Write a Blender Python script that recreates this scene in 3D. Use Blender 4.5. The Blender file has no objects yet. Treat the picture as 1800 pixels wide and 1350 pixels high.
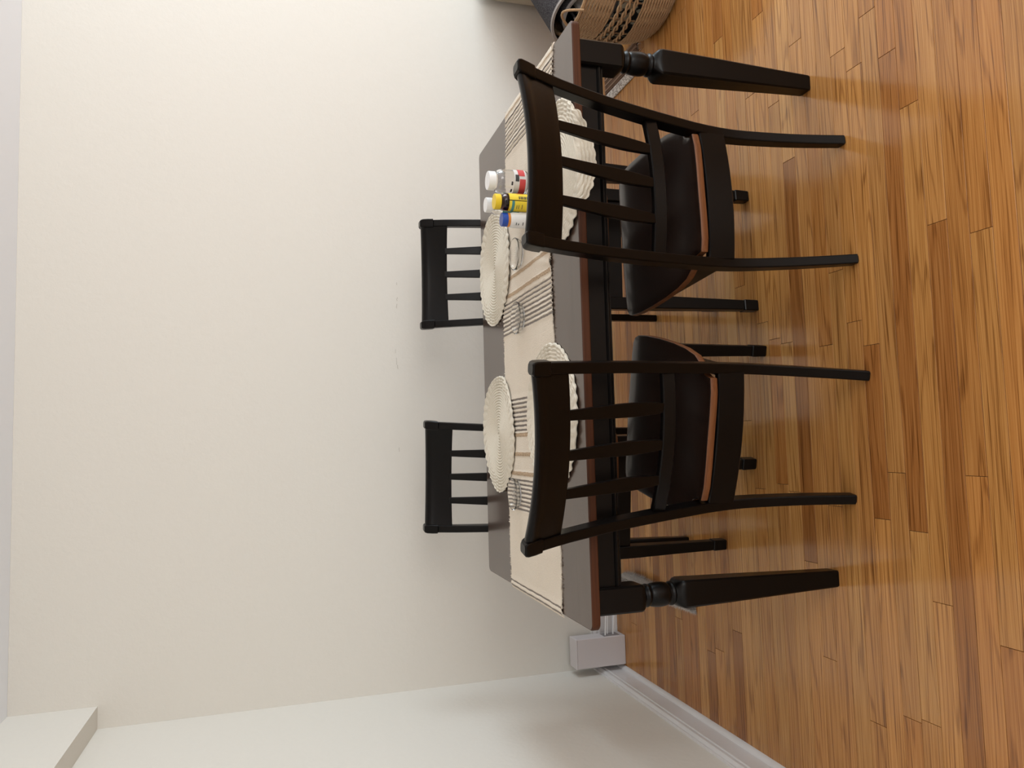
import bpy, math, random
from math import sin, cos, pi, radians, sqrt, atan2, exp
from mathutils import Vector, Matrix
random.seed(7)
S = bpy.context.scene
C = S.collection

# ------------------------------------------------------------------ camera
def cam_setup():
    yaw, pitch, roll = 0.077, 0.2952, -0.0052
    cy, sy, cp, sp = cos(yaw), sin(yaw), cos(pitch), sin(pitch)
    f = Vector((sy*cp, cy*cp, -sp)); r = Vector((cy, -sy, 0)); u = r.cross(f)
    r2 = r*cos(roll) + u*sin(roll); u2 = -r*sin(roll) + u*cos(roll)
    # the phone was held on its side: image right is the room's down
    m = Matrix(((-u2.x, r2.x, -f.x, -0.3012), (-u2.y, r2.y, -f.y, -1.7232),
                (-u2.z, r2.z, -f.z, 1.4713), (0, 0, 0, 1)))
    cd = bpy.data.cameras.new('camera'); cd.sensor_width = 36; cd.lens = 1329.8/1800*36
    cd.clip_start = .05
    co = bpy.data.objects.new('camera', cd); co.matrix_world = m
    C.objects.link(co); S.camera = co
cam_setup()

# ------------------------------------------------------------------ light
S.view_settings.view_transform = 'Standard'
S.view_settings.look = 'None'
S.view_settings.gamma = 1
S.view_settings.use_curve_mapping = False
S.view_settings.exposure = 0.6
w = bpy.data.worlds.new('room_light'); S.world = w; w.use_nodes = True
bg = w.node_tree.nodes['Background']; bg.inputs[0].default_value = (1.0, .985, .95, 1); bg.inputs[1].default_value = 1.05
def area(name, loc, target, sx, sy, power, col):
    l = bpy.data.lights.new(name, 'AREA'); l.shape = 'RECTANGLE'; l.size = sx; l.size_y = sy
    l.energy = power; l.color = col
    o = bpy.data.objects.new(name, l); o.location = loc
    o.rotation_euler = (Vector(target)-Vector(loc)).to_track_quat('-Z', 'Z').to_euler()
    C.objects.link(o)
area('window_light', (4.6, .15, 1.55), (-1.3, .65, 1.0), 1.7, 1.5, 72, (.72, .88, 1.0))
area('front_fill', (1.6, -3.6, 1.5), (-.2, .8, .5), 2.0, 1.8, 30, (1.0, .98, .95))  # unseen fill lamp added behind the camera to lift lower walls and table

# ------------------------------------------------------------------ materials
def nt(m):
    m.use_nodes = True; n = m.node_tree; return n, n.nodes['Principled BSDF']
def mat(name, col, rough=.5, bump=0, scale=60, spec=.5, var=0, coat=0, metal=0, detail=3):
    m = bpy.data.materials.new(name); n, b = nt(m)
    b.inputs['Base Color'].default_value = (*col, 1); b.inputs['Roughness'].default_value = rough
    b.inputs['Specular IOR Level'].default_value = spec; b.inputs['Coat Weight'].default_value = coat
    b.inputs['Coat Roughness'].default_value = .15
    b.inputs['Metallic'].default_value = metal
    tc = n.nodes.new('ShaderNodeTexCoord'); no = n.nodes.new('ShaderNodeTexNoise')
    no.inputs['Scale'].default_value = scale; no.inputs['Detail'].default_value = detail
    n.links.new(tc.outputs['Object'], no.inputs['Vector'])
    if bump:
        bp = n.nodes.new('ShaderNodeBump'); bp.inputs['Strength'].default_value = bump; bp.inputs['Distance'].default_value = .002
        n.links.new(no.outputs['Fac'], bp.inputs['Height']); n.links.new(bp.outputs['Normal'], b.inputs['Normal'])
    if var:
        mx = n.nodes.new('ShaderNodeMix'); mx.data_type = 'RGBA'
        mx.inputs['A'].default_value = (*[c*(1-var) for c in col], 1); mx.inputs['B'].default_value = (*[min(1, c*(1+var)) for c in col], 1)
        n.links.new(no.outputs['Fac'], mx.inputs['Factor']); n.links.new(mx.outputs['Result'], b.inputs['Base Color'])
    return m

def wood(name, dark, mid, light, rough=.3, gx=1.4, gy=26, coat=0, tint=True, ring=7, spec=.5, axis='X', bump=.08):
    """strip-oak grain in object space: rings, pores and a tone of its own per piece"""
    m = bpy.data.materials.new(name); n, b = nt(m); L = n.links.new; N = n.nodes.new
    tc = N('ShaderNodeTexCoord'); oi = N('ShaderNodeObjectInfo')
    off = N('ShaderNodeVectorMath'); off.operation = 'SCALE'
    comb = N('ShaderNodeCombineXYZ'); L(oi.outputs['Random'], comb.inputs[0]); L(oi.outputs['Random'], comb.inputs[1]); L(oi.outputs['Random'], comb.inputs[2])
    L(comb.outputs[0], off.inputs[0]); off.inputs['Scale'].default_value = 83.0
    add = N('ShaderNodeVectorMath'); add.operation = 'ADD'; L(tc.outputs['Object'], add.inputs[0]); L(off.outputs[0], add.inputs[1])
    mp = N('ShaderNodeMapping'); L(add.outputs[0], mp.inputs[0])
    mp.inputs['Scale'].default_value = (gx, gy, gy) if axis == 'X' else ((gy, gx, gy) if axis == 'Y' else (gy, gy, gx))
    # slow field whose contour lines are the growth rings
    fld = N('ShaderNodeTexNoise'); fld.inputs['Scale'].default_value = .55; fld.inputs['Detail'].default_value = 1.5; fld.inputs['Roughness'].default_value = .45
    L(mp.outputs[0], fld.inputs['Vector'])
    mul = N('ShaderNodeMath'); mul.operation = 'MULTIPLY'; L(fld.outputs['Fac'], mul.inputs[0]); mul.inputs[1].default_value = ring*6.28
    sn = N('ShaderNodeMath'); sn.operation = 'SINE'; L(mul.outputs[0], sn.inputs[0])
    r1 = N('ShaderNodeMapRange'); L(sn.outputs[0], r1.inputs[0]); r1.inputs[1].default_value = .58; r1.inputs[2].default_value = 1
    mp2 = N('ShaderNodeMapping'); L(add.outputs[0], mp2.inputs[0])
    mp2.inputs['Scale'].default_value = (4, 330, 330) if axis == 'X' else ((330, 4, 330) if axis == 'Y' else (330, 330, 4))
    pore = N('ShaderNodeTexNoise'); pore.inputs['Scale'].default_value = 1; pore.inputs['Detail'].default_value = 3
    L(mp2.outputs[0], pore.inputs['Vector'])
    md = N('ShaderNodeTexNoise'); md.inputs['Scale'].default_value = 2.2; md.inputs['Detail'].default_value = 4; L(mp.outputs[0], md.inputs['Vector'])
    a1 = N('ShaderNodeMath'); a1.operation = 'MULTIPLY_ADD'; L(r1.outputs[0], a1.inputs[0]); a1.inputs[1].default_value = -.15; L(pore.outputs['Fac'], a1.inputs[2])
    a2 = N('ShaderNodeMath'); a2.operation = 'MULTIPLY_ADD'; L(md.outputs['Fac'], a2.inputs[0]); a2.inputs[1].default_value = .13; L(a1.outputs[0], a2.inputs[2])
    cr = N('ShaderNodeValToRGB'); L(a2.outputs[0], cr.inputs[0])
    cr.color_ramp.elements[0].position = .26; cr.color_ramp.elements[0].color = (*dark, 1)
    cr.color_ramp.elements[1].position = .74; cr.color_ramp.elements[1].color = (*light, 1)
    e = cr.color_ramp.elements.new(.52); e.color = (*mid, 1)
    last = cr.outputs[0]
    if tint:
        mx = N('ShaderNodeMix'); mx.data_type = 'RGBA'; mx.blend_type = 'MULTIPLY'; mx.inputs['Factor'].default_value = 1
        L(last, mx.inputs['A']); L(oi.outputs['Color'], mx.inputs['B']); last = mx.outputs['Result']
    L(last, b.inputs['Base Color'])
    b.inputs['Roughness'].default_value = rough; b.inputs['Specular IOR Level'].default_value = spec
    b.inputs['Coat Weight'].default_value = coat; b.inputs['Coat Roughness'].default_value = .12
    bp = N('ShaderNodeBump'); bp.inputs['Strength'].default_value = bump; bp.inputs['Distance'].default_value = .001
    L(a2.outputs[0], bp.inputs['Height']); L(bp.outputs[0], b.inputs['Normal'])
    return m

def glass(name, col, rough=.03, ior=1.45, alpha_mix=0):
    m = bpy.data.materials.new(name); n, b = nt(m)
    b.inputs['Base Color'].default_value = (*col, 1); b.inputs['Roughness'].default_value = rough
    b.inputs['Transmission Weight'].default_value = 1; b.inputs['IOR'].default_value = ior
    return m

M = {}
M['wall'] = mat('wall_paint', (.70, .668, .610), .72, .35, 55, .25, .012)
M['wall_l'] = M['wall']
M['ceil'] = mat('ceiling_paint', (.86, .88, .92), .8, .2, 50, .2)
M['trim'] = mat('gloss_white_trim', (.68, .66, .655), .28, .06, 30, .45)
M['oak'] = wood('oak_strip', (.165, .062, .016), (.395, .176, .050), (.49, .242, .078), rough=.16, coat=.12, ring=12, gy=24, spec=.5, bump=.05)
M['black'] = mat('black_satin_paint', (.0024, .0018, .0015), .30, .05, 90, .17, .1)
M['tabletop'] = wood('walnut_top', (.036, .020, .014), (.054, .031, .022), (.072, .043, .031), rough=.27, gx=1.0, gy=12, tint=False, coat=.3, spec=.6, bump=.03)
M['edge'] = wood('chestnut_edge', (.034, .009, .002), (.052, .014, .003), (.07, .020, .005), rough=.5, spec=.25, gx=1.2, gy=20, tint=False)
M['seat'] = wood('dark_seat_wood', (.008, .0042, .003), (.015, .0075, .005), (.022, .0115, .0075), rough=.27, spec=.3, gx=14, gy=2.2, tint=False, coat=.2, axis='X', bump=.02)
M['seat_edge'] = wood('worn_seat_edge', (.10, .035, .012), (.13, .047, .016), (.17, .065, .024), rough=.45, tint=False, spec=.3)
M['subfloor'] = mat('joint_dark', (.035, .015, .006), .8)
M['cream'] = mat('cream_weave', (.74, .655, .545), .9, 1.0, 330, .1, .12, detail=2)
M['grey_yarn'] = mat('grey_yarn', (.27, .24, .215), .9, 1.0, 420, .1, .62, detail=1)
M['brown_yarn'] = mat('brown_yarn', (.46, .34, .23), .9, 1.0, 260, .1, .62, detail=1)
M['rope'] = mat('cream_rope', (.73, .67, .56), .85, .7, 500, .15, .08)
M['box'] = mat('white_plastic', (.60, .56, .565), .35, .03, 80, .4)
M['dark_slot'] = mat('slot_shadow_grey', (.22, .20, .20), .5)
M['cable'] = mat('white_cable', (.75, .74, .74), .35)
M['cap_white'] = mat('white_cap', (.82, .81, .80), .4)
M['cap_yellow'] = mat('yellow_cap', (.80, .56, .02), .4)
M['cap_blue'] = mat('blue_cap', (.012, .065, .36), .35)
M['orange'] = mat('orange_ring', (.62, .22, .03), .4)
M['clear'] = glass('clear_plastic', (.97, .97, .98))
M['glass'] = glass('clear_glass', (.99, .99, .985), .02, 1.28)
M['amber'] = glass('amber_plastic', (.20, .055, .02), .05)
M['lab_yellow'] = mat('yellow_label', (.78, .58, .03), .5)
M['lab_green'] = mat('teal_label', (.06, .22, .20), .5)
M['lab_red'] = mat('red_label', (.52, .05, .05), .5)
M['lab_white'] = mat('white_label', (.72, .71, .70), .5)
M['lab_clear'] = mat('pale_label', (.62, .60, .58), .45)
M['ink'] = mat('black_ink', (.03, .03, .03), .6)
M['pill'] = mat('red_contents', (.45, .05, .05), .5)
M['felt'] = mat('charcoal_felt', (.052, .048, .052), .95, 1.0, 260, .1, .45)
M['felt_in'] = mat('black_rubber_back', (.012, .012, .013), .8)
M['felt_rim'] = mat('grey_binding', (.30, .27, .25), .8, .5, 200)
M['wicker'] = mat('seagrass', (.36, .225, .120), .75, .8, 160, .2, .35)
M['wicker_d'] = mat('seagrass_dark', (.16, .095, .05), .8, .8, 160, .2, .35)
M['fur'] = mat('grey_fur', (.34, .30, .27), .95, .5, 200, .1, .3)
M['fur_w'] = mat('white_fur', (.72, .69, .66), .95, .3, 200, .1, .1)
M['mat_brown'] = mat('brown_woven_stripe', (.13, .075, .05), .9, .7, 400, .1, .3)
M['mat_light'] = mat('tan_woven_stripe', (.25, .16, .11), .9, .7, 400, .1, .3)
M['mat_band'] = mat('mottled_cream_border', (.50, .43, .38), .9, .9, 160, .1, .5)
M['print'] = mat('mottled_cloth', (.12, .115, .10), .9, .4, 34, .1, .95)
M['sofa'] = mat('beige_upholstery', (.42, .36, .28), .9, .5, 300, .1, .1)
M['scuff'] = mat('grey_scuff', (.42, .38, .33), .9)

def mottle(m, a, b, lo, hi):
    n = m.node_tree; no = next(x for x in n.nodes if x.type == 'TEX_NOISE'); cr = n.nodes.new('ShaderNodeValToRGB')
    cr.color_ramp.elements[0].position = lo; cr.color_ramp.elements[0].color = (*a, 1)
    cr.color_ramp.elements[1].position = hi; cr.color_ramp.elements[1].color = (*b, 1)
    n.links.new(no.outputs['Fac'], cr.inputs[0]); n.links.new(cr.outputs[0], n.nodes['Principled BSDF'].inputs['Base Color'])
mottle(M['print'], (.012, .012, .012), (.36, .33, .25), .50, .56)
mottle(M['felt'], (.028, .026, .028), (.085, .080, .084), .40, .62)
mottle(M['mat_band'], (.25, .20, .17), (.66, .60, .54), .42, .58)

# ------------------------------------------------------------------ helpers
def link(o, parent=None):
    C.objects.link(o)
    if parent is not None: o.parent = parent
    return o
def mesh(name, V, F, mats, parent=None, smooth=True, fm=None, kind=None, sharp=None):
    me = bpy.data.meshes.new(name); me.from_pydata([tuple(v) for v in V], [], F); me.update()
    for k in (mats if isinstance(mats, (list, tuple)) else [mats]): me.materials.append(M[k])
    if fm:
        for i, k in enumerate(fm): me.polygons[i].material_index = k
    if smooth:
        me.polygons.foreach_set('use_smooth', [True]*len(me.polygons))
        me.set_sharp_from_angle(angle=radians(sharp or 38))
    o = bpy.data.objects.new(name, me)
    if kind: o['kind'] = kind
    if smooth and not kind and len(F) < 1500:
        wn = o.modifiers.new('weighted', 'WEIGHTED_NORMAL'); wn.keep_sharp = True; wn.weight = 80
    return link(o, parent)
def thing(name, label, cat, loc=(0, 0, 0), rz=0, group=None):
    o = bpy.data.objects.new(name, None); o.empty_display_size = .05; C.objects.link(o)
    o.location = loc; o.rotation_euler = (0, 0, rz); o['label'] = label; o['category'] = cat
    if group: o['group'] = group
    return o
def tag(o, label, cat, group=None):
    o['label'] = label; o['category'] = cat
    if group: o['group'] = group
    return o
class MB:
    def __init__(s): s.V = []; s.F = []; s.m = []
    def add(s, V, F, k=0):
        b = len(s.V); s.V += [tuple(v) for v in V]; s.F += [tuple(i+b for i in f) for f in F]; s.m += [k]*len(F)
    def build(s, name, mats, parent=None, **kw):
        return mesh(name, s.V, s.F, mats, parent, fm=s.m if any(s.m) else None, **kw)
def cbox(x0, x1, y0, y1, z0, z1, c=.002):
    """box with chamfered edges: (verts, faces)"""
    V = []; F = []
    X = (x0, x1); Y = (y0, y1); Z = (z0, z1); sx = (1, -1)
    idx = {}
    for i in (0, 1):
        for j in (0, 1):
            for k in (0, 1):
                for a in range(3):
                    p = [X[i], Y[j], Z[k]]
                    d = [c*sx[i], c*sx[j], c*sx[k]]
                    for q in range(3):
                        if q != a: p[q] += d[q]
                    idx[i, j, k, a] = len(V); V.append(tuple(p))
    I = idx
    # main faces: vertex a lies on face with normal axis a
    for a in range(3):
        for s in (0, 1):
            o = [q for q in range(3) if q != a]
            loop = []
            for (m_, n_) in ((0, 0), (1, 0), (1, 1), (0, 1)):
                t = [0, 0, 0]; t[a] = s; t[o[0]] = m_; t[o[1]] = n_
                loop.append(I[t[0], t[1], t[2], a])
            F.append(loop)
    for a in range(3):
        o = [q for q in range(3) if q != a]
        for (m_, n_) in ((0, 0), (1, 0), (0, 1), (1, 1)):
            t0 = [0, 0, 0]; t0[o[0]] = m_; t0[o[1]] = n_; t1 = list(t0); t1[a] = 1
            F.append([I[t0[0], t0[1], t0[2], o[0]], I[t1[0], t1[1], t1[2], o[0]], I[t1[0], t1[1], t1[2], o[1]], I[t0[0], t0[1], t0[2], o[1]]])
    for i in (0, 1):
        for j in (0, 1):
            for k in (0, 1):
                F.append([I[i, j, k, 0], I[i, j, k, 1], I[i, j, k, 2]])
    # orient outwards
    cx = Vector(((x0+x1)/2, (y0+y1)/2, (z0+z1)/2)); G = []
    for f in F:
        p = [Vector(V[i]) for i in f]; n = (p[1]-p[0]).cross(p[2]-p[0]); cen = sum(p, Vector())/len(p)
        G.append(tuple(f) if n.dot(cen-cx) > 0 else tuple(reversed(f)))
    return V, G
def box(name, m, x0, x1, y0, y1, z0, z1, c=.002, parent=None, **kw):
    V, F = cbox(x0, x1, y0, y1, z0, z1, c); return mesh(name, V, F, m, parent, **kw)
def loft(secs, closed=True, caps=True, flip=False):
    n = len(secs[0]); V = [p for s in secs for p in s]; F = []
    for i in range(len(secs)-1):
        for j in range(n if closed else n-1):
            a = i*n+j; b = i*n+(j+1) % n
            F.append((a, b, b+n, a+n))
    if caps:
        F.append(tuple(reversed(range(n)))); F.append(tuple((len(secs)-1)*n+j for j in range(n)))
    if flip: F = [tuple(reversed(f)) for f in F]
    return V, F
def rrect(cx, cy, hx, hy, r, z, n=3):
    P = []
    for (sx_, sy_, a0) in ((1, 1, 0), (-1, 1, 90), (-1, -1, 180), (1, -1, 270)):
        for k in range(n+1):
            a = radians(a0+90*k/n)
            P.append((cx+sx_*(hx-r)+r*cos(a), cy+sy_*(hy-r)+r*sin(a), z))
    return P
def lathe(prof, n=32, cx=0, cy=0, cap=True):
    secs = [[(cx+r*cos(2*pi*k/n), cy+r*sin(2*pi*k/n), z) for k in range(n)] for r, z in prof]
    return loft(secs, caps=cap)
def tube(pts, r, n=8, cap=True):
    pts = [Vector(p) for p in pts]; secs = []
    up = Vector((0, 0, 1)); prev = None
    for i, p in enumerate(pts):
        d = (pts[min(i+1, len(pts)-1)]-pts[max(i-1, 0)]).normalized()
        if prev is None:
            a = d.cross(up); a = a if a.length > .1 else d.cross(Vector((1, 0, 0)))
        else: a = prev - d*prev.dot(d)
        a.normalize(); prev = a; b = d.cross(a)
        rr = r[i] if isinstance(r, (list, tuple)) else r
        secs.append([p+a*rr*cos(2*pi*k/n)+b*rr*sin(2*pi*k/n) for k in range(n)])
    return loft(secs, caps=cap)
def interp(tab, t):
    if t <= tab[0][0]: return tab[0][1]
    for (a, x), (b, y) in zip(tab, tab[1:]):
        if t <= b:
            s = (t-a)/(b-a); return x+(y-x)*s
    return tab[-1][1]
def smoothtab(tab, n=24):
    # Catmull-Rom resample
    out = []
    P = [tab[0]]+list(tab)+[tab[-1]]
    for i in range(1, len(P)-2):
        p0, p1, p2, p3 = P[i-1:i+3]
        for k in range(n):
            t = k/n
            out.append(tuple(.5*((2*p1[q])+(-p0[q]+p2[q])*t+(2*p0[q]-5*p1[q]+4*p2[q]-p3[q])*t*t+(-p0[q]+3*p1[q]-3*p2[q]+p3[q])*t**3) for q in (0, 1)))
    out.append(tab[-1]); return out

# ------------------------------------------------------------------ room
XL, YB, ZC = -1.352, 1.572, 2.447
XR, YF = 3.9, -4.2
def struct(name, m, x0, x1, y0, y1, z0, z1, c=0.0005, parent=None):
    o = box(name, m, x0, x1, y0, y1, z0, z1, c, parent); o['kind'] = 'structure'; return o
wall_back = struct('wall_back', 'wall', XL-.12, XR, YB, YB+.12, -.02, ZC)
wall_left = struct('wall_left', 'wall', XL-.12, XL, YF, YB, -.02, ZC)
ceiling = struct('ceiling', 'ceil', XL-.12, XR, YF, YB+.12, ZC, ZC+.1)
struct('trim_1', 'wall', XL, -1.268, YF, YB, 2.148, ZC)          # boxed header along the left wall
# small scuffs where chair backs have rubbed the wall
for (x, z, l, h) in ((.40, .985, .012, .0025), (.33, .984, .016, .003), (.30, .986, .02, .003), (.055, .99, .03, .0025), (.03, .986, .018, .003), (-.33, .985, .02, .0025), (.1, .995, .02, .002)):
    V = [(x+random.uniform(-.001, .001)+l*(k/5-.5), YB-.0006, z+random.uniform(-h, h)*.6) for k in range(6)]
    V2 = [(a, b, c+h*.6) for a, b, c in V]
    mesh('scuff', V+V2, [(k, k+1, k+7, k+6) for k in range(5)], 'scuff', wall_back, smooth=False)

floor = struct('floor', 'subfloor', XL-.12, XR, YF, YB+.12, -.09, -.0045)
# ---- oak strips: every strip near the camera is its own piece
rnd = random.Random(21)
PW = .0572
def plank_mesh(L):
    c = .0004; h = PW/2-.0006; a = L/2-.0006; z0 = -.0045
    V = [(-a, -h, z0), (a, -h, z0), (a, h, z0), (-a, h, z0), (-a, -h, -c), (a, -h, -c), (a, h, -c), (-a, h, -c),
         (-a+c, -h+c, 0), (a-c, -h+c, 0), (a-c, h-c, 0), (-a+c, h-c, 0)]
    F = [(0, 1, 5, 4), (1, 2, 6, 5), (2, 3, 7, 6), (3, 0, 4, 7), (4, 5, 9, 8), (5, 6, 10, 9), (6, 7, 11, 10), (7, 4, 8, 11), (8, 9, 10, 11)]
    return V, F
def tone():
    t = rnd.random()
    if t < .05: k = (.70, .60, .54)
    elif t < .15: k = (.86, .76, .68)
    elif t < .32: k = (.93, .86, .78)
    elif t < .60: k = (1.06, 1.05, 1.0)
    elif t < .72: k = (1.10, 1.16, 1.18)
    else: k = (1, 1, 1)
    j = rnd.uniform(.92, 1.08); return tuple(q*j for q in k)
cache = {}
row = 0; y = YB-.004; stuffV = MB(); npl = 0
while y > YF:
    yc = y-PW/2
    x = XL+.002; first = True
    near = yc > -1.02
    while x < XR-.01:
        L = round(rnd.choice([.45, .6, .75, .9, 1.05, 1.2, 1.5, 1.8]), 2)
        if first: L = round(L*rnd.uniform(.3, 1), 2); first = False
        if x+L > XR-.3: L = round(XR-x, 3)
        if near and x < 2.0 and npl < 298:
            if L not in cache:
                V, F = plank_mesh(L); me = bpy.data.meshes.new('plank'); me.from_pydata(V, [], F); me.materials.append(M['oak']); cache[L] = me
            o = bpy.data.objects.new('plank', cache[L]); o.location = (x+L/2, yc, 0); link(o, floor); o.color = (*tone(), 1); npl += 1
        else:
            V, F = plank_mesh(L); stuffV.add([(a+x+L/2, b+yc, c) for a, b, c in V], F)
        x += L
    y -= PW
o = stuffV.build('plank_field', 'oak', floor, smooth=False, kind='stuff')

# ---- baseboards: shoe moulding, flat board, stepped cap
def base_profile():
    P = [(0, 0), (.026, 0)]
    for k in range(1, 6): a = k/5*pi/2; P.append((.013+.013*cos(a), .020*sin(a)))
    P += [(.013, .078), (.0165, .080), (.0175, .084), (.0165, .0875), (.013, .089), (.014, .094), (.0155, .098), (.015, .103), (.010, .108), (.006, .112), (.007, .117), (.005, .121), (0, .1215)]
    return P
def extrude_prof(name, P, fn, a, b, m, parent=None):
    s0 = [fn(p, a) for p in P]; s1 = [fn(p, b) for p in P]
    V, F = loft([s0, s1], flip=False); o = mesh(name, V, F, m, parent, sharp=30); return o
bp_ = base_profile()
o = extrude_prof('baseboard_left', bp_, lambda p, t: (XL+p[0], t, p[1]), YB, YF, 'trim'); o['kind'] = 'structure'
o = extrude_prof('baseboard_back', bp_, lambda p, t: (t, YB-p[0], p[1]), XR, XL, 'trim'); o['kind'] = 'structure'

# ------------------------------------------------------------------ table
TH = .76; TX, TY = .768, .956
def table():
    t = thing('dining_table', 'long black farmhouse dining table with dark walnut top', 'table', (0, TY/2, 0))
    hx, hy = TX, TY/2
    mb = MB()
    secs = [rrect(0, 0, hx-.003, hy-.003, .016, TH-.022, 4), rrect(0, 0, hx, hy, .018, TH-.019, 4), rrect(0, 0, hx, hy, .018, TH-.003, 4), rrect(0, 0, hx-.003, hy-.003, .016, TH, 4)]
    V, F = loft(secs, caps=False); n = len(secs[0])
    mb.add(V, F, 1); mb.add(secs[-1], [tuple(range(n))], 0); mb.add(secs[0], [tuple(reversed(range(n)))], 1)
    mb.build('tabletop', ['tabletop', 'edge'], t, sharp=50)
    ax, ay = hx-.036, hy-.056     # apron outer faces
    z0, z1 = .655, TH-.022
    ap = [(0, z1), (0, z0+.017), (.003, z0+.0165), (.0065, z0+.0125), (.0065, z0+.0085), (.003, z0+.005), (.001, z0+.004), (.001, z0), (-.022, z0), (-.022, z1)]
    def ext(P, f, a, b):
        V, F = loft([[f(p, a) for p in P], [f(p, b) for p in P]]); return mesh('apron', V, F, 'black', t, sharp=30)
    lx = hx-.06; ly = hy-.07
    ext(ap, lambda p, s: (s, -ay-p[0], p[1]), lx, -lx)
    ext(ap, lambda p, s: (s, ay+p[0], p[1]), -lx, lx)
    ext(ap, lambda p, s: (ax+p[0], s, p[1]), ly, -ly)
    ext(ap, lambda p, s: (-ax-p[0], s, p[1]), -ly, ly)
    # leg: chamfered block, turned drum between rings, tapered square foot
    prof = [(TH-.022, .034, 1), (.606, .034, 1), (.600, .033, .96), (.594, .0295, .8), (.591, .0265, .3), (.589, .0255, 0), (.587, .0262, 0), (.584, .0285, 0), (.580, .0298, 0), (.5765, .0288, 0), (.574, .0265, 0), (.5725, .0262, 0), (.571, .0275, 0), (.567, .0292, 0),
            (.558, .0308, 0), (.546, .0318, 0), (.536, .0315, 0), (.527, .0302, 0), (.522, .0285, 0), (.520, .0265, 0), (.518, .0265, 0), (.516, .0285, 0), (.513, .0305, 0), (.509, .0308, 0), (.506, .0290, 0), (.504, .0275, .05), (.501, .0285, .3), (.496, .0318, .62), (.489, .0345, .86), (.480, .0355, 1), (.46, .0350, 1), (.3, .0310, 1), (.1, .0252, 1), (.005, .0228, 1), (0, .0215, 1)]
    def sect(z, r, q, cx, cy, n=40):
        P = []
        for k in range(n):
            a = 2*pi*(k+.5)/n; c, s = cos(a), sin(a)
            rs = r/max(abs(c), abs(s))
            # soften square corners
            rs = min(rs, r*1.365)
            rr = r*(1-q)+rs*q
            P.append((cx+rr*c, cy+rr*s, z))
        return P
    for sx in (-1, 1):
        for sy in (-1, 1):
            cx = sx*(hx-.059); cy = sy*(hy-.074)
            secs = [sect(z, r, q, 0, 0) for z, r, q in reversed(prof)]
            V, F = loft(secs)
            lg = mesh('leg', [(a+cx, b+cy, c) for a, b, c in V], F, 'black', t, sharp=32)
    return t
table()

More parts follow.
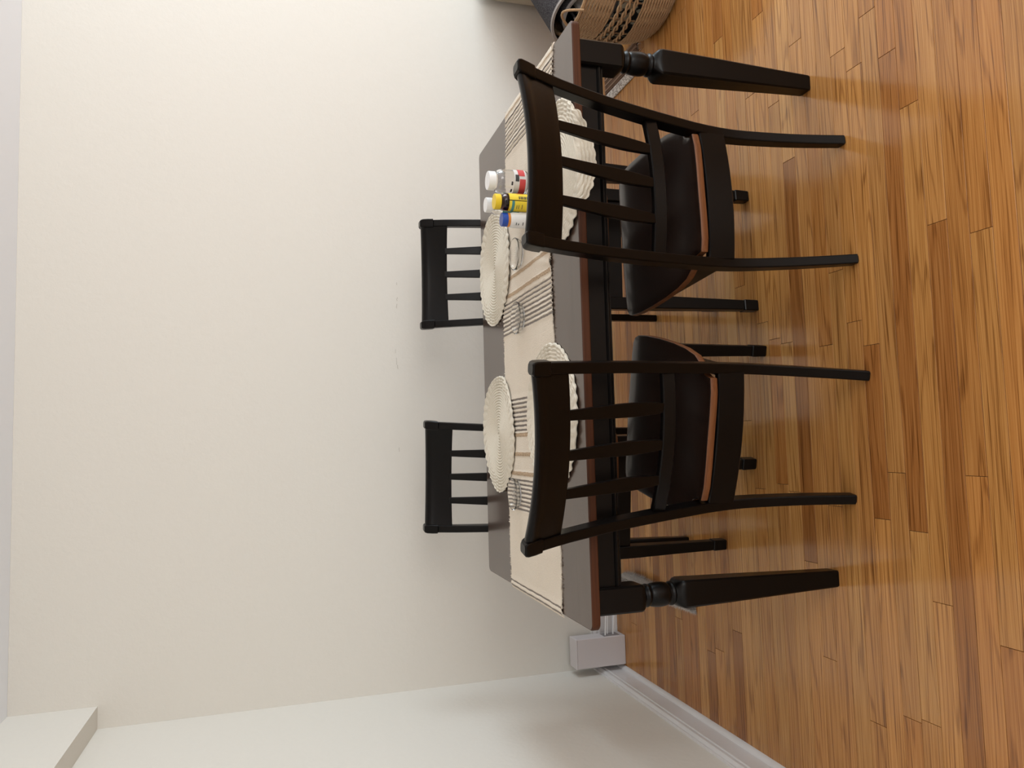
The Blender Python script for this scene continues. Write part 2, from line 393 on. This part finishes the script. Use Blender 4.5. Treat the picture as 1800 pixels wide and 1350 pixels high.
# ------------------------------------------------------------------ dining chair
POST = smoothtab([(0, .003), (.1, .026), (.2, .043), (.32, .055), (.42, .048), (.487, .036), (.59, .015), (.714, -.014), (.80, -.040), (.864, -.061), (.93, -.088), (.977, -.110)], 6)
def ry(z): return interp(POST, z)            # rear edge of the post
def ox(z): return .180+.032*z/.98            # outer edge of the post
def make_chair():
    t = thing('dining_chair', 'x', 'chair')
    for s in (-1, 1):
        secs = []
        zs = [0, .004]+[.03+.905*k/22 for k in range(23)]
        for z in zs:
            d = interp([(0, .030), (.2, .036), (.4, .042), (.6, .040), (.85, .034), (1, .032)], z)
            wd = .026; e = .003 if z == 0 else 0
            secs.append(rrect(s*(ox(z)-wd/2), ry(z)+d/2, wd/2-e, d/2-e, .0032, z, 2))
        V, F = loft(secs); p = mesh('post', V, F, 'black', t, sharp=21)
        secs = []
        for z, g in ((.929, -.001), (.931, .002), (.950, .0025), (.968, .002), (.975, .000), (.9785, -.004)):
            secs.append(rrect(s*(ox(z)-.0135), ry(z)+.017, .0145+g, .020+g, .006, z, 3))
        V, F = loft(secs); mesh('post_cap', V, F, 'black', p, sharp=21)
    # crest rail, bowed backwards and dipping slightly in the middle
    secs = []
    for k in range(25):
        u = -1+2*k/24; x = u*.187; bow = -.027*(1-u*u); dip = -.007*(1-u*u)
        L = []
        for z, h in ((.876, .008), (.879, .011), (.905, .0115), (.940, .0125), (.952, .0155), (.962, .017), (.969, .0145), (.973, .008), (.974, 0), (.973, -.008), (.969, -.0145), (.962, -.017), (.952, -.0155), (.940, -.0125), (.905, -.0115), (.879, -.011), (.876, -.008)):
            zz = z+dip*(1 if z > .9 else .3)
            L.append((x, ry(z)+.018+bow+h, zz))
        secs.append(L)
    V, F = loft(secs); mesh('crest_rail', V, F, 'black', t, sharp=40)
    # lower back rail
    def rail(name, z0, z1, yc, bow, half, th, par=t):
        secs = []
        for k in range(17):
            u = -1+2*k/16; x = u*half; b = bow*(1-u*u)
            c = .003
            secs.append([(x, yc+b+q[0], q[1]) for q in ((-th/2, z0+c), (-th/2+c, z0), (th/2-c, z0), (th/2, z0+c), (th/2, z1-c), (th/2-c, z1), (-th/2+c, z1), (-th/2, z1-c))])
        V, F = loft(secs, flip=True); return mesh(name, V, F, 'black', par, sharp=35)
    rail('lower_rail', .564, .599, ry(.58)+.020, -.026, .178, .020)
    # three waisted slats
    for x in (-.090, 0, .090):
        u = x/.187; secs = []
        for k in range(13):
            f = k/12; z = .592+f*.291
            y0 = ry(.58)+.020-.026*(1-u*u); y1 = ry(.862)+.018-.027*(1-u*u)
            y = y0+(y1-y0)*f + .004*sin(pi*f)
            hw = interp([(0, .0112), (.06, .0135), (.30, .0170), (.45, .0168), (1, .0112)], f); th = .006
            secs.append(rrect(x, y, hw, th, .002, z, 2))
        V, F = loft(secs); mesh('slat', V, F, 'black', t, sharp=21)
    # seat: scooped board with a worn chestnut edge
    half = [(0, .033), (.07, .033), (.125, .035), (.158, .042), (.160, .062), (.168, .082), (.190, .098), (.207, .125), (.219, .175), (.227, .24), (.232, .32), (.233, .40), (.229, .455), (.220, .482), (.203, .497), (.17, .503), (.09, .506), (0, .507)]
    hs = []
    for (a, b) in zip(half, half[1:]):
        for k in range(4): hs.append((a[0]+(b[0]-a[0])*k/4, a[1]+(b[1]-a[1])*k/4))
    hs.append(half[-1])
    out = hs+[(-x, y) for x, y in reversed(hs[1:-1])]
    n = len(out); cx, cy = 0, .27
    def dish(x, y):
        g = exp(-((x-.085)/.075)**2-((y-.22)/.12)**2)+exp(-((x+.085)/.075)**2-((y-.22)/.12)**2)
        g2 = exp(-((x)/.16)**2-((y-.17)/.09)**2)
        return -.0085*g-.004*g2+.003*exp(-(x/.03)**2-((y-.42)/.09)**2) - .010*max(0, (y-.43)/.08)**2
    V = []; F = []; fm = []
    R = 12
    for i in range(1, R+1):
        f = i/R*.985
        for x, y in out: X = cx+(x-cx)*f; Y = cy+(y-cy)*f; V.append((X, Y, .457+dish(X, Y)))
    for f, dz, in ((.995, -.0012), (1, -.004), (1, -.018), (.99, -.022), (.93, -.024)):
        for x, y in out: X = cx+(x-cx)*f; Y = cy+(y-cy)*f; V.append((X, Y, .457+dish(X, Y)*(.9 if dz > -.01 else .35)+dz))
    rows = R+5
    for i in range(rows-1):
        for j in range(n):
            a = i*n+j; b = i*n+(j+1) % n
            F.append((a, a+n, b+n, b)); fm.append(1 if i in (R, R+1) or i == R+2 else 0)
    V.append((cx, cy, .457+dish(cx, cy))); top = len(V)-1
    for j in range(n): F.append((top, j, (j+1) % n)); fm.append(0)
    F.append(tuple((rows-1)*n+j for j in reversed(range(n)))); fm.append(0)
    F = [tuple(reversed(f)) for f in F]
    # make sure the top faces up
    p = [Vector(V[i]) for i in F[0]]
    if (p[1]-p[0]).cross(p[2]-p[0]).z < 0: F = [tuple(reversed(f)) for f in F]
    mesh('seat', V, F, ['seat', 'seat_edge'], t, fm=fm, sharp=50)
    # seat frame
    rail('seat_rail', .352, .428, ry(.4)+.010, -.016, .170, .020)
    rail('seat_rail', .372, .430, .470, 0, .175, .020)
    for s in (-1, 1):
        V, F = cbox(-.010, .010, .07, .455, .365, .428, .002)
        mesh('seat_rail', [(x+s*(.172+(y-.07)*.03), y, z) for x, y, z in V], F, 'black', t, smooth=False)
        secs = []
        for z, h in ((0, .0150), (.003, .0170), (.049, .0180), (.052, .0165), (.0535, .0140), (.055, .0140), (.0565, .0162), (.2, .0180), (.36, .0205), (.436, .0210)):
            secs.append(rrect(s*.184, .471, h, h, .003, z, 2))
        V, F = loft(secs); mesh('leg', V, F, 'black', t, sharp=21)
    return t
def copy_tree(o, parent=None):
    c = o.copy(); C.objects.link(c); c.parent = parent
    for ch in o.children: copy_tree(ch, c)
    return c
chair = make_chair()
G = 'matching black slat-back dining chairs around the table'
spots = [((.322, -.090), 3.6, .991, 'black slat-back dining chair with its back to us, nearest the woven basket'),
         ((-.325, -.078), -13.0, .991, 'black slat-back dining chair turned at an angle, its back to us, nearer the white box'),
         ((.347, 1.066), 178.3, .976, 'black slat-back dining chair against the wall, facing us behind the pill bottles'),
         ((-.443, 1.065), 173.1, .976, 'black slat-back dining chair against the wall, on the white box end of the table')]
allc = [chair]+[copy_tree(chair) for _ in range(3)]
for o, ((x, y), a, sz, lab) in zip(allc, spots):
    o.location = (x, y, 0); o.rotation_euler = (0, 0, radians(a)); o.scale = (1, 1, sz); o['label'] = lab; o['group'] = G

# ------------------------------------------------------------------ table runner
RX0, RX1 = -.776, .779
def ry0(x): return .200+.006*sin(x*5)+(.0 if x < .3 else -.055*min(1, (x-.3)/.45))
def ry1(x): return .668+.004*sin(x*4+1)-(0 if x < .1 else .075*min(1, (x-.1)/.6))
bands = []   # (x0, x1, kind)
def grp(a, n, step, kind=1, wd=.0062):
    for k in range(n): bands.append((a+k*step, a+k*step+wd, kind))
grp(-.768, 1, .0, 1, .005); grp(-.753, 1, 0, 1, .005)
grp(-.520, 8, .0128)
bands.append((-.412, -.400, 2)); bands.append((-.352, -.340, 2)); bands.append((-.292, -.281, 2))
grp(-.275, 8, .0138)
grp(.040, 8, .0138)
bands.append((.158, .170, 2)); bands.append((.212, .224, 2))
grp(.620, 9, .0138)
bands.append((.752, .757, 2))
def runner():
    xs = set()
    k = RX0
    while k < RX1: xs.add(round(k, 4)); k += .008
    for a, b, _ in bands:
        for q in (a-.0012, a, (a+b)/2, b, b+.0012): xs.add(round(q, 4))
    xs.add(RX1); xs = sorted(x for x in xs if RX0 <= x <= RX1)
    ny = 44; V = []; F = []; fm = []
    r = random.Random(3)
    def kindat(x):
        for a, b, q in bands:
            if a <= x <= b: return q
        return 0
    for i, x in enumerate(xs):
        e0, e1 = r.uniform(-.0025, .0025), r.uniform(-.0025, .0025)
        for j in range(ny+1):
            f = j/ny; y = ry0(x)+e0+(ry1(x)+e1-ry0(x)-e0)*f
            z = TH+.0035+.0008*sin(x*31+f*9)+.0006*sin(f*40+x*13)
            q = kindat(x)
            if q == 1: z += -.0004
            elif any(a-.006 < x < b+.006 for a, b, _ in bands if _ == 1): z += .0018
            if q == 2: z += .0012
            # little tented wrinkle towards the right
            z += .006*exp(-((x-.205-.1*(f-.2))/.012)**2)*max(0, 1-f*2.2)
            over = max(0, abs(x)-TX)
            if over > 0: z = TH+.003-over*.6
            V.append((x+.0006*r.uniform(-1, 1), y, z))
    nx = len(xs); n1 = ny+1
    for i in range(nx-1):
        k = kindat((xs[i]+xs[i+1])/2)
        for j in range(ny):
            a = i*n1+j; F.append((a, a+n1, a+n1+1, a+1))
            kk = k
            fm.append(kk)
    # thickness skirt
    b = len(V)
    V += [(x_, y_, max(z_-.003, TH-.01)) for x_, y_, z_ in V[:b]]
    for i in range(nx-1):
        for j in (0, ny):
            a = i*n1+j
            F.append((a, a+n1, a+n1+b, a+b) if j else (a+n1, a, a+b, a+n1+b)); fm.append(0)
    for i in (0, nx-1):
        for j in range(ny):
            a = i*n1+j; F.append((a+1, a, a+b, a+1+b) if i else (a, a+1, a+1+b, a+b)); fm.append(0)
    for i in range(nx-1):
        for j in range(ny):
            a = i*n1+j+b; F.append((a+1, a+n1+1, a+n1, a)); fm.append(0)
    t = thing('table_runner', 'long cream woven table runner with grey and brown stripes along the table', 'table runner', (0, TY/2, TH))
    o = mesh('cloth', [(x, y-TY/2, z-TH) for x, y, z in V], F, ['cream', 'grey_yarn', 'brown_yarn'], t, fm=fm, sharp=70)
    # frayed edges
    mb = MB()
    def hair(p, d, k):
        d = Vector(d).normalized(); s = d.cross(Vector((0, 0, 1))).normalized()*.0011
        p = Vector(p); q = p+d*r.uniform(.004, .009); q.z += r.uniform(-.001, .003)
        mb.add([p-s, p+s, q+s*.5, q-s*.5, p+Vector((0, 0, .0015)), q+Vector((0, 0, .001))], [(0, 1, 2, 3), (0, 4, 5, 3), (4, 1, 2, 5)], k)
    for i in range(760):
        x = r.uniform(RX0+.004, RX1-.004); k = kindat(x)
        if r.random() < .5: hair((x, ry0(x)+.001-TY/2, .0025), (r.uniform(-.6, .6), -1, 0), k if k == 1 else 0)
        else: hair((x, ry1(x)-.001-TY/2, .0025), (r.uniform(-.6, .6), 1, 0), k if k == 1 else 0)
    mb.build('fringe', ['cream', 'grey_yarn', 'brown_yarn'], t, kind='stuff', smooth=False)
runner()

# ------------------------------------------------------------------ placemats
def placemat(cx, cy, label, R=.193, seed=1, hang=False):
    r = random.Random(seed); nA = 200; rings = 21; per = 6; V = []; F = []
    nR = rings*per
    ph = [r.uniform(0, 6.28) for _ in range(6)]
    for i in range(nR+1):
        f = i/nR; rho0 = R*f
        for j in range(nA):
            a = 2*pi*j/nA
            # spiral: phase slides by one ridge per turn
            ph_ = f*rings - a/(2*pi)
            fl = ph_-math.floor(ph_)
            z = .0054*sqrt(max(0, 1-(2*fl-1)**2))
            braid = sin(a*38+i*.9)
            if f > .80: z += .0022*braid*sin(pi*fl); 
            else: z += .0004*sin(a*70+ph_*3)*sin(pi*fl)
            sc = 1+.024*abs(sin(a*22+.5))*max(0, (f-.80)/.20)+.012*sin(3*a+ph[0])*f+.008*sin(5*a+ph[1])*f
            x = rho0*sc*cos(a); y = rho0*sc*sin(a)
            X, Y = cx+x, cy+y
            # lies on the table, or on the runner where the two cross
            def ss(t): t = min(1, max(0, t)); return t*t*(3-2*t)
            on = ss((Y-ry0(X)+.012)/.02)*ss((ry1(X)+.012-Y)/.02)
            base = TH+.0006+.0050*on+.0035*f*f*(1+sin(3*a+ph[2]))*.5
            if Y < -.002 and hang:      # drapes over the table edge
                d = -.002-Y; w_ = min(1, d/.012)
                base -= max(0, d-.004)*.93; Y = -.002-.006*min(1, d/.01)-d*.12-z*w_; z *= 1-w_
            V.append((X-cx, Y-cy, base+z-TH))
    for i in range(nR):
        for j in range(nA):
            a = i*nA+j; b = i*nA+(j+1) % nA; F.append((a, a+nA, b+nA, b))
    b = len(V); V += [(x*.998, y*.998 if not hang else y, z-.003) for x, y, z in V[nR*nA:(nR+1)*nA]]
    for j in range(nA):
        a = nR*nA+j; a2 = nR*nA+(j+1) % nA; F.append((a, b+j, b+(j+1) % nA, a2))
    o = mesh('placemat', V, F, 'rope', None, sharp=80); o.location = (cx, cy, TH)
    tag(o, label, 'placemat', 'round cream braided rope placemats')
placemat(.292, .762, 'round cream rope placemat beside the pill bottles, in front of a wall-side chair', seed=2)
placemat(-.277, .762, 'round cream rope placemat at the wall side, touching the glass dish nearest the box', seed=5)
placemat(-.238, .232, 'round cream rope placemat behind the angled near chair, overlapping the runner', seed=9)
placemat(.400, .146, 'round cream rope placemat drooping over the table edge behind the near chair by the basket', seed=12, hang=True, R=.197)

# ------------------------------------------------------------------ clear glass dishes
def dish(x, y, label):
    z0 = TH+.0062
    prof = [(.001, .004), (.034, .004), (.0405, .006), (.0455, .014), (.0475, .018), (.0495, .0185), (.0505, .017), (.0485, .010), (.0445, .003), (.041, .0006), (.036, 0), (.001, 0)]
    V, F = lathe(prof, 48, cap=True)
    F = [tuple(reversed(f)) for f in F]
    o = mesh('glass_dish', V, F, 'glass', None, sharp=40); o.location = (x, y, z0)
    tag(o, label, 'glass dish', 'small clear glass dishes on the runner')
dish(.072, .475, 'small clear glass dish on the grey runner stripes midway along the table')
dish(-.470, .560, 'small clear glass dish touching the placemat at the white box end')
dish(.270, .470, 'small clear glass dish partly hidden beside the blue-capped bottle')

# ------------------------------------------------------------------ pill bottles
BZ = TH+.0058
def wrap(r, a0, a1, z0, z1, n=14, t=.0006):
    V = []; F = []
    for k in range(n+1):
        a = radians(a0+(a1-a0)*k/n)
        for rr, z in ((r, z0), (r, z1), (r+t, z1), (r+t, z0)): V.append((rr*cos(a), rr*sin(a), z))
    for k in range(n):
        for q in range(4): F.append((k*4+q, (k+1)*4+q, (k+1)*4+(q+1) % 4, k*4+(q+1) % 4))
    F.append((3, 2, 1, 0)); F.append((n*4, n*4+1, n*4+2, n*4+3)); return V, F
def cap(t, m, r, z0, z1, ribs=36):
    secs = []
    n = ribs*2
    for z, g in ((z0, 1), (z0+.001, 1), (z1-.0025, 1), (z1-.0006, .985), (z1, .95)):
        secs.append([((r*g-(.0005 if k % 2 and z < z1-.002 else 0))*cos(2*pi*k/n), (r*g-(.0005 if k % 2 and z < z1-.002 else 0))*sin(2*pi*k/n), z) for k in range(n)])
    V, F = loft(secs); return mesh('cap', V, F, m, t, sharp=45)
def body(t, m, prof):
    V, F = lathe(prof, 40); return mesh('bottle', V, F, m, t, sharp=40)
G2 = 'pill and vitamin bottles by the near chair'
a = -98  # direction of the camera side
t = thing('pill_bottle', 'tall clear bottle with a wide white cap and red lower label', 'bottle', (.463, .378, BZ+.004), 0, G2)
body(t, 'clear', [(.028, 0), (.034, .002), (.0355, .006), (.0355, .078), (.0345, .086), (.030, .094), (.0255, .098), (.0255, .104), (.0235, .104), (.0235, .0975), (.028, .092), (.0325, .085), (.0335, .077), (.0335, .006), (.030, .003)])
V, F = wrap(.0357, a-75, a+80, .010, .046); mesh('label', V, F, 'lab_clear', t, sharp=40)
V, F = wrap(.0364, a-70, a+5, .012, .030); mesh('label_red', V, F, 'lab_red', t, sharp=40)['label'] = 'red lower panel of the label'
V, F = wrap(.0364, a+20, a+75, .014, .034); mesh('label_red', V, F, 'lab_red', t, sharp=40)
V, F = wrap(.0366, a-6, a+26, .032, .043); mesh('label_print', V, F, 'ink', t, sharp=40)
V, F = wrap(.0360, a-62, a-44, .050, .055); mesh('label_print', V, F, 'ink', t, sharp=40)
V, F = wrap(.0360, a-25, a-8, .050, .055); mesh('label_print', V, F, 'ink', t, sharp=40)
cap(t, 'cap_white', .0275, .0985, .1195)
t = thing('pill_bottle', 'clear bottle with a white cap standing directly behind the yellow-capped one', 'bottle', (.411, .445, BZ+.004), 0, G2)
body(t, 'clear', [(.022, 0), (.028, .002), (.029, .006), (.029, .072), (.028, .080), (.024, .087), (.021, .090), (.021, .094), (.0195, .094), (.0195, .0895), (.0225, .086), (.0265, .079), (.0275, .071), (.0275, .006), (.024, .003)])
V, F = wrap(.0292, a-90, a+90, .008, .060); mesh('label', V, F, 'lab_green', t, sharp=40)
cap(t, 'cap_white', .0225, .0905, .1095)
t = thing('pill_bottle', 'small amber bottle with yellow cap and yellow label', 'bottle', (.3925, .352, BZ+.006), 0, G2)
body(t, 'amber', [(.020, 0), (.0245, .002), (.0255, .005), (.0255, .070), (.0245, .078), (.020, .085), (.0175, .088), (.0175, .092), (.0158, .092), (.0158, .0875), (.0185, .084), (.023, .077), (.024, .069), (.024, .005), (.021, .003)])
V, F = wrap(.0257, a+8, a+88, .006, .066); mesh('label', V, F, 'lab_yellow', t, sharp=40)
V, F = wrap(.0257, a-85, a+2, .006, .066); mesh('label', V, F, 'lab_yellow', t, sharp=40)
V, F = wrap(.0263, a-85, a+2, .050, .058); mesh('label_stripe', V, F, 'lab_green', t, sharp=40)
for k in range(6):
    V, F = wrap(.0263, a+14, a+34, .012+k*.0045, .0145+k*.0045+(k % 2)*.0008); mesh('label_print', V, F, 'ink', t, sharp=40)
for z in (.026, .036, .042):
    V, F = wrap(.0263, a-50, a-12-z*300, z, z+.0016); mesh('label_print', V, F, 'ink', t, sharp=40)
V, F = wrap(.0263, a+60, a+80, .020, .042); mesh('label_mark', V, F, 'orange', t, sharp=40)
cap(t, 'cap_yellow', .0225, .0885, .1065)
t = thing('pill_bottle', 'small white bottle with blue cap over an orange ring', 'bottle', (.340, .352, BZ), 0, G2)
body(t, 'lab_white', [(.018, 0), (.0215, .002), (.0225, .005), (.0225, .058), (.021, .064), (.0185, .068), (.001, .068)])
V, F = lathe([(.0195, .067), (.0205, .068), (.0205, .074), (.0195, .0745)], 40); mesh('neck_ring', V, F, 'orange', t, sharp=40)
for z, l in ((.050, 20), (.043, 14), (.030, 24)):
    V, F = wrap(.0227, a-45, a-45+l, z, z+.002); mesh('label_print', V, F, 'ink', t, sharp=40)
cap(t, 'cap_blue', .0200, .0745, .0915)

# ------------------------------------------------------------------ cable box in the corner
t = thing('cable_box', 'white rectangular cable management box standing in the corner', 'cable box', (-1.254, 1.49, 0))
x0, x1, y0, y1 = -.064, .064, -.026, .052
V, F = cbox(x0, x1, y0, y1, 0, .232, .0025); 
mesh('body', V, F, 'box', t, sharp=30)
V, F = cbox(x0-.001, x1+.001, y0-.001, y1+.001, .231, .238, .002); mesh('lid', V, F, 'box', t, sharp=30)
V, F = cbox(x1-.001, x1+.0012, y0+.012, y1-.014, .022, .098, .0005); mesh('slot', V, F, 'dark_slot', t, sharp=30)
for k, (zz, yy, r_) in enumerate(((.082, .0, .0032), (.062, .012, .0032), (.040, .0, .0045))):
    P = []
    for q in range(15):
        f = q/14; P.append((x1-.0005+f*.62, yy+.01*sin(f*5+k), zz*(1-f)**1.6+.004+.02*sin(f*pi)*(1 if k < 2 else .2)))
    V, F = tube([(-1.254+a_, 1.49+b_, c_) for a_, b_, c_ in P], r_, 8)
    tag(mesh('power_cord', V, F, 'cable', None), ('thin white power cord leaving the box slot highest up', 'thin white power cord leaving the middle of the box slot', 'thicker white power cord leaving the bottom of the box slot')[k], 'cord', 'white power cords')

# ------------------------------------------------------------------ shaggy furry toy behind the left leg
def furry():
    r = random.Random(5)
    t = thing('furry_toy', 'long shaggy grey and white furry toy on the floor behind the front table leg', 'furry toy', (-.955, 1.10, 0))
    path = [(.002, -.27), (.012, -.16), (.020, 0), (.030, .14), (.030, .28)]
    rad = [.003, .013, .022, .030, .028]
    P = [(x, y, rr) for (x, y), rr in zip(path, rad)]
    V, F = tube(P, rad, 14); mesh('core', V, F, 'fur', t)
    mb = MB()
    for i in range(5200):
        f = r.random()*3.999; k = int(f); g = f-k
        cx = path[k][0]+(path[k+1][0]-path[k][0])*g; cy = path[k][1]+(path[k+1][1]-path[k][1])*g; R = rad[k]+(rad[k+1]-rad[k])*g
        a_ = r.uniform(-.25*pi, 1.25*pi); d = Vector((cos(a_), -.5+r.uniform(-.4, .4), sin(a_)))
        p = Vector((cx+R*cos(a_)*.95, cy, R+R*sin(a_)*.95)); q = p+d.normalized()*r.uniform(.010, .020); q.z = max(q.z, .001)
        s = Vector((0, .0007, 0)) if abs(cos(a_)) > .4 else Vector((.0007, 0, 0))
        mb.add([p-s, p+s, q], [(0, 1, 2)], 1 if (cos(a_) < -.3 and r.random() < .8) or r.random() < .1 else 0)
    mb.build('fur', ['fur', 'fur_w'], t, kind='stuff', smooth=False)
furry()

# ------------------------------------------------------------------ striped woven mat, far right under the table
def floor_mat():
    t = thing('striped_mat', 'brown striped woven floor mat with mottled cream border beside the basket', 'mat', (1.30, 1.27, 0))
    x0 = -.045
    V, F = cbox(x0, x0+.045, -.17, .17, .0, .010, .003); mesh('border', V, F, 'mat_band', t, sharp=40)['label'] = 'mottled cream border band'
    mb = MB()
    for k in range(8):
        x = x0+.048+k*.0125
        V, F = cbox(x, x+.0118, -.165, .17, 0, .009+.002*(k % 2), .0025); mb.add(V, F, k % 2)
    mb.build('weave', ['mat_brown', 'mat_light'], t, sharp=40, kind='stuff')
    r = random.Random(8); mb = MB()
    for k in range(19):
        x = x0+.004+k*.0068; V, F = tube([(x, -.165, .005), (x+r.uniform(-.006, .006), -.178, .008), (x+r.uniform(-.01, .01), -.195, .001+.001)], [.0008, .0007, .0004], 4); mb.add(V, F)
    mb.build('tassel', 'mat_band', t, kind='stuff')
floor_mat()

# ------------------------------------------------------------------ woven basket
BC = (1.560, .905)
def basket():
    t = thing('woven_basket', 'round woven seagrass basket with an open twisted-cord band', 'basket', (*BC, 0))
    def R(z): return interp(smoothtab([(0, .205), (.02, .232), (.06, .252), (.12, .266), (.2, .272), (.32, .268), (.39, .262)], 5), z)
    r = random.Random(4)
    def ringtube(mb, z, rr, ph, n=150, amp=.0013, waves=34):
        P = []
        for k in range(n):
            a_ = 2*pi*k/n; R_ = R(z)+amp*sin(waves*a_+ph); P.append((R_*cos(a_), R_*sin(a_), z+.0012*sin(3*a_+ph)))
        m_ = 6; V = []; F = []
        for k in range(n):
            p = Vector(P[k]); o_ = Vector((cos(2*pi*k/n), sin(2*pi*k/n), 0))
            for q in range(m_): b_ = 2*pi*q/m_; V.append(p+o_*rr*cos(b_)+Vector((0, 0, rr*sin(b_))))
        for k in range(n):
            for q in range(m_):
                F.append((k*m_+q, ((k+1) % n)*m_+q, ((k+1) % n)*m_+(q+1) % m_, k*m_+(q+1) % m_))
        mb.add(V, F)
    mb = MB(); z = .004
    k = 0
    while z < .150: ringtube(mb, z, .0036, k*pi); z += .0063; k += 1
    mb.build('lower_weave', 'wicker', t, kind='stuff')
    mb = MB(); z = .268
    while z < .374: ringtube(mb, z, .0036, k*pi); z += .0063; k += 1
    mb.build('upper_weave', 'wicker', t, kind='stuff')
    mb = MB(); ringtube(mb, .381, .0075, 0, amp=.001); mb.build('rim', 'wicker', t)
    for zc in (.180, .212, .244):
        mb = MB()
        for s in (0, pi):
            P = []
            for q in range(241):
                a_ = 2*pi*q/240; w_ = a_*24+s+zc*40; R_ = R(zc)+.0045*cos(w_); P.append((R_*cos(a_), R_*sin(a_), zc+.0055*sin(w_)+.004*sin(a_*5+zc*50)))
            V, F = tube(P, .0040, 6, cap=False); mb.add(V, F)
        mb.build('twisted_cord', 'wicker', t)
    n = 22
    st = None
    for q in range(n):
        a_ = 2*pi*q/n
        if st is None:
            P = [(R(z_)-.004, 0, z_) for z_ in (.002, .03, .07, .12, .18, .24, .30, .375)]
            V, F = tube(P, .0035, 6); st = mesh('stake', V, F, 'wicker_d', t); s_ = st
        else: s_ = st.copy(); link(s_, t)
        s_.rotation_euler = (0, 0, a_)
    V, F = lathe([(.001, .003), (.215, .003), (.215, .010), (.001, .010)], 40); mesh('base', V, F, 'wicker_d', t)
    # rope handle loop on the side away from us
    P = [(-.262+.02*sin(k/12*pi), .03-.14*(k/12), .380+.06*sin(k/12*pi)) for k in range(13)]
    V, F = tube(P, .005, 8); mesh('handle', V, F, 'wicker', t)
    # folded cloth kept inside
    V = []; F = []; nA, nR = 60, 14; r = random.Random(2)
    for i in range(nR+1):
        for j in range(nA):
            a_ = 2*pi*j/nA
            if i < 9: z_ = .015+i*.028; rr = (R(z_)-.020)*(1+.025*sin(7*a_+i))
            else: f = (i-9)/5; z_ = .239-.11*sin(f*pi/2)+.01*sin(3*a_+f*4)*(1-f); rr = (R(.24)-.022)*(1-f*.98)
            V.append((rr*cos(a_), rr*sin(a_), z_))
    for i in range(nR):
        for j in range(nA): a_ = i*nA+j; b_ = i*nA+(j+1) % nA; F.append((a_, b_, b_+nA, a_+nA))
    o = mesh('folded_cloth', V, F, 'print', None); o.location = (*BC, 0)
    tag(o, 'mottled dark and white cloth showing through the open band of the basket', 'cloth')
basket()

# ------------------------------------------------------------------ rolled charcoal rug leaning behind the basket
def rug_roll():
    t = thing('rolled_rug', 'loosely rolled charcoal grey felt rug standing tilted in the woven basket', 'rug', (1.392, .945, 0))
    ax = Vector((.876, .395, .277)).normalized()
    e1 = Vector((0, 1, 0)); e1 = (e1-ax*e1.dot(ax)).normalized(); e2 = ax.cross(e1)
    if e2.z < 0: e2 = -e2
    L = .50
    T = 2.35; n = 150; th = .0065
    sp = []
    for k in range(n+1):
        f = k/n; a_ = radians(-60)+2*pi*T*f; rr = .165*(1-f*.62)
        rr = .172-.120*f
        sp.append((a_, rr))
    c0 = Vector((0, 0, .300))
    def pt(a_, rr, s): return c0+ax*s+e1*rr*cos(a_)+e2*rr*sin(a_)
    def sheet(name, ro, ri, s0, s1, m):
        V = []; F = []
        for a_, rr in sp:
            V += [pt(a_, rr+ro, s0), pt(a_, rr+ri, s0), pt(a_, rr+ri, s1), pt(a_, rr+ro, s1)]
        for k in range(n):
            for q in range(4): F.append((k*4+q, k*4+(q+1) % 4, (k+1)*4+(q+1) % 4, (k+1)*4+q))
        F.append((0, 1, 2, 3)); F.append((n*4+3, n*4+2, n*4+1, n*4))
        return mesh(name, V, F, m, t, sharp=50)
    sheet('felt', th, .002, 0, L, 'felt'); sheet('backing', .0019, -.001, .001, L-.001, 'felt_in')
    sheet('binding', th+.002, -.0015, -.006, .004, 'felt_rim')['label'] = 'pale grey bound edge'
    r = random.Random(6); mb = MB()
    for k in range(900):
        a_ = r.uniform(0, 6.28); rr = r.uniform(0, .036); p = pt(a_, rr, r.uniform(-.02, .03)); q = p+Vector((r.uniform(-1, 1), r.uniform(-1, 1), r.uniform(-.4, 1)))*.014-ax*.01
        s = Vector((.001, .001, 0)); mb.add([p-s, p+s, q], [(0, 1, 2)])
    V, F = tube([pt(0, 0, .0), pt(0, 0, .10)], .034, 12); mb.add(V, F)
    o = mb.build('fluff', 'fur_w', None, smooth=False, kind='stuff')
    o.location = t.location; o.name = 'tucked_fleece'; tag(o, 'pale fluffy fleece tucked inside the rolled rug', 'fleece')
rug_roll()

# sofa arm behind the roll, only its edge in the picture
t = thing('sofa', 'beige upholstered sofa arm at the edge of view beyond the rolled rug', 'sofa', (2.095, 1.440, 0))
secs = [rrect(0, 0, .36, .10, .04, z, 5) for z in (.06, .57)]+[rrect(0, 0, .36-.012*k, .10-.012*k, .04-.006*k, .58+.015*k**.6, 5) for k in (1, 2, 3)]
V, F = loft(secs); mesh('arm', V, F, 'sofa', t, sharp=50)
for sx in (-.30, .30):
    for sy in (-.06, .06):
        V, F = lathe([(.018, 0), (.022, .06)], 14, sx, sy); mesh('leg', V, F, 'black', t)
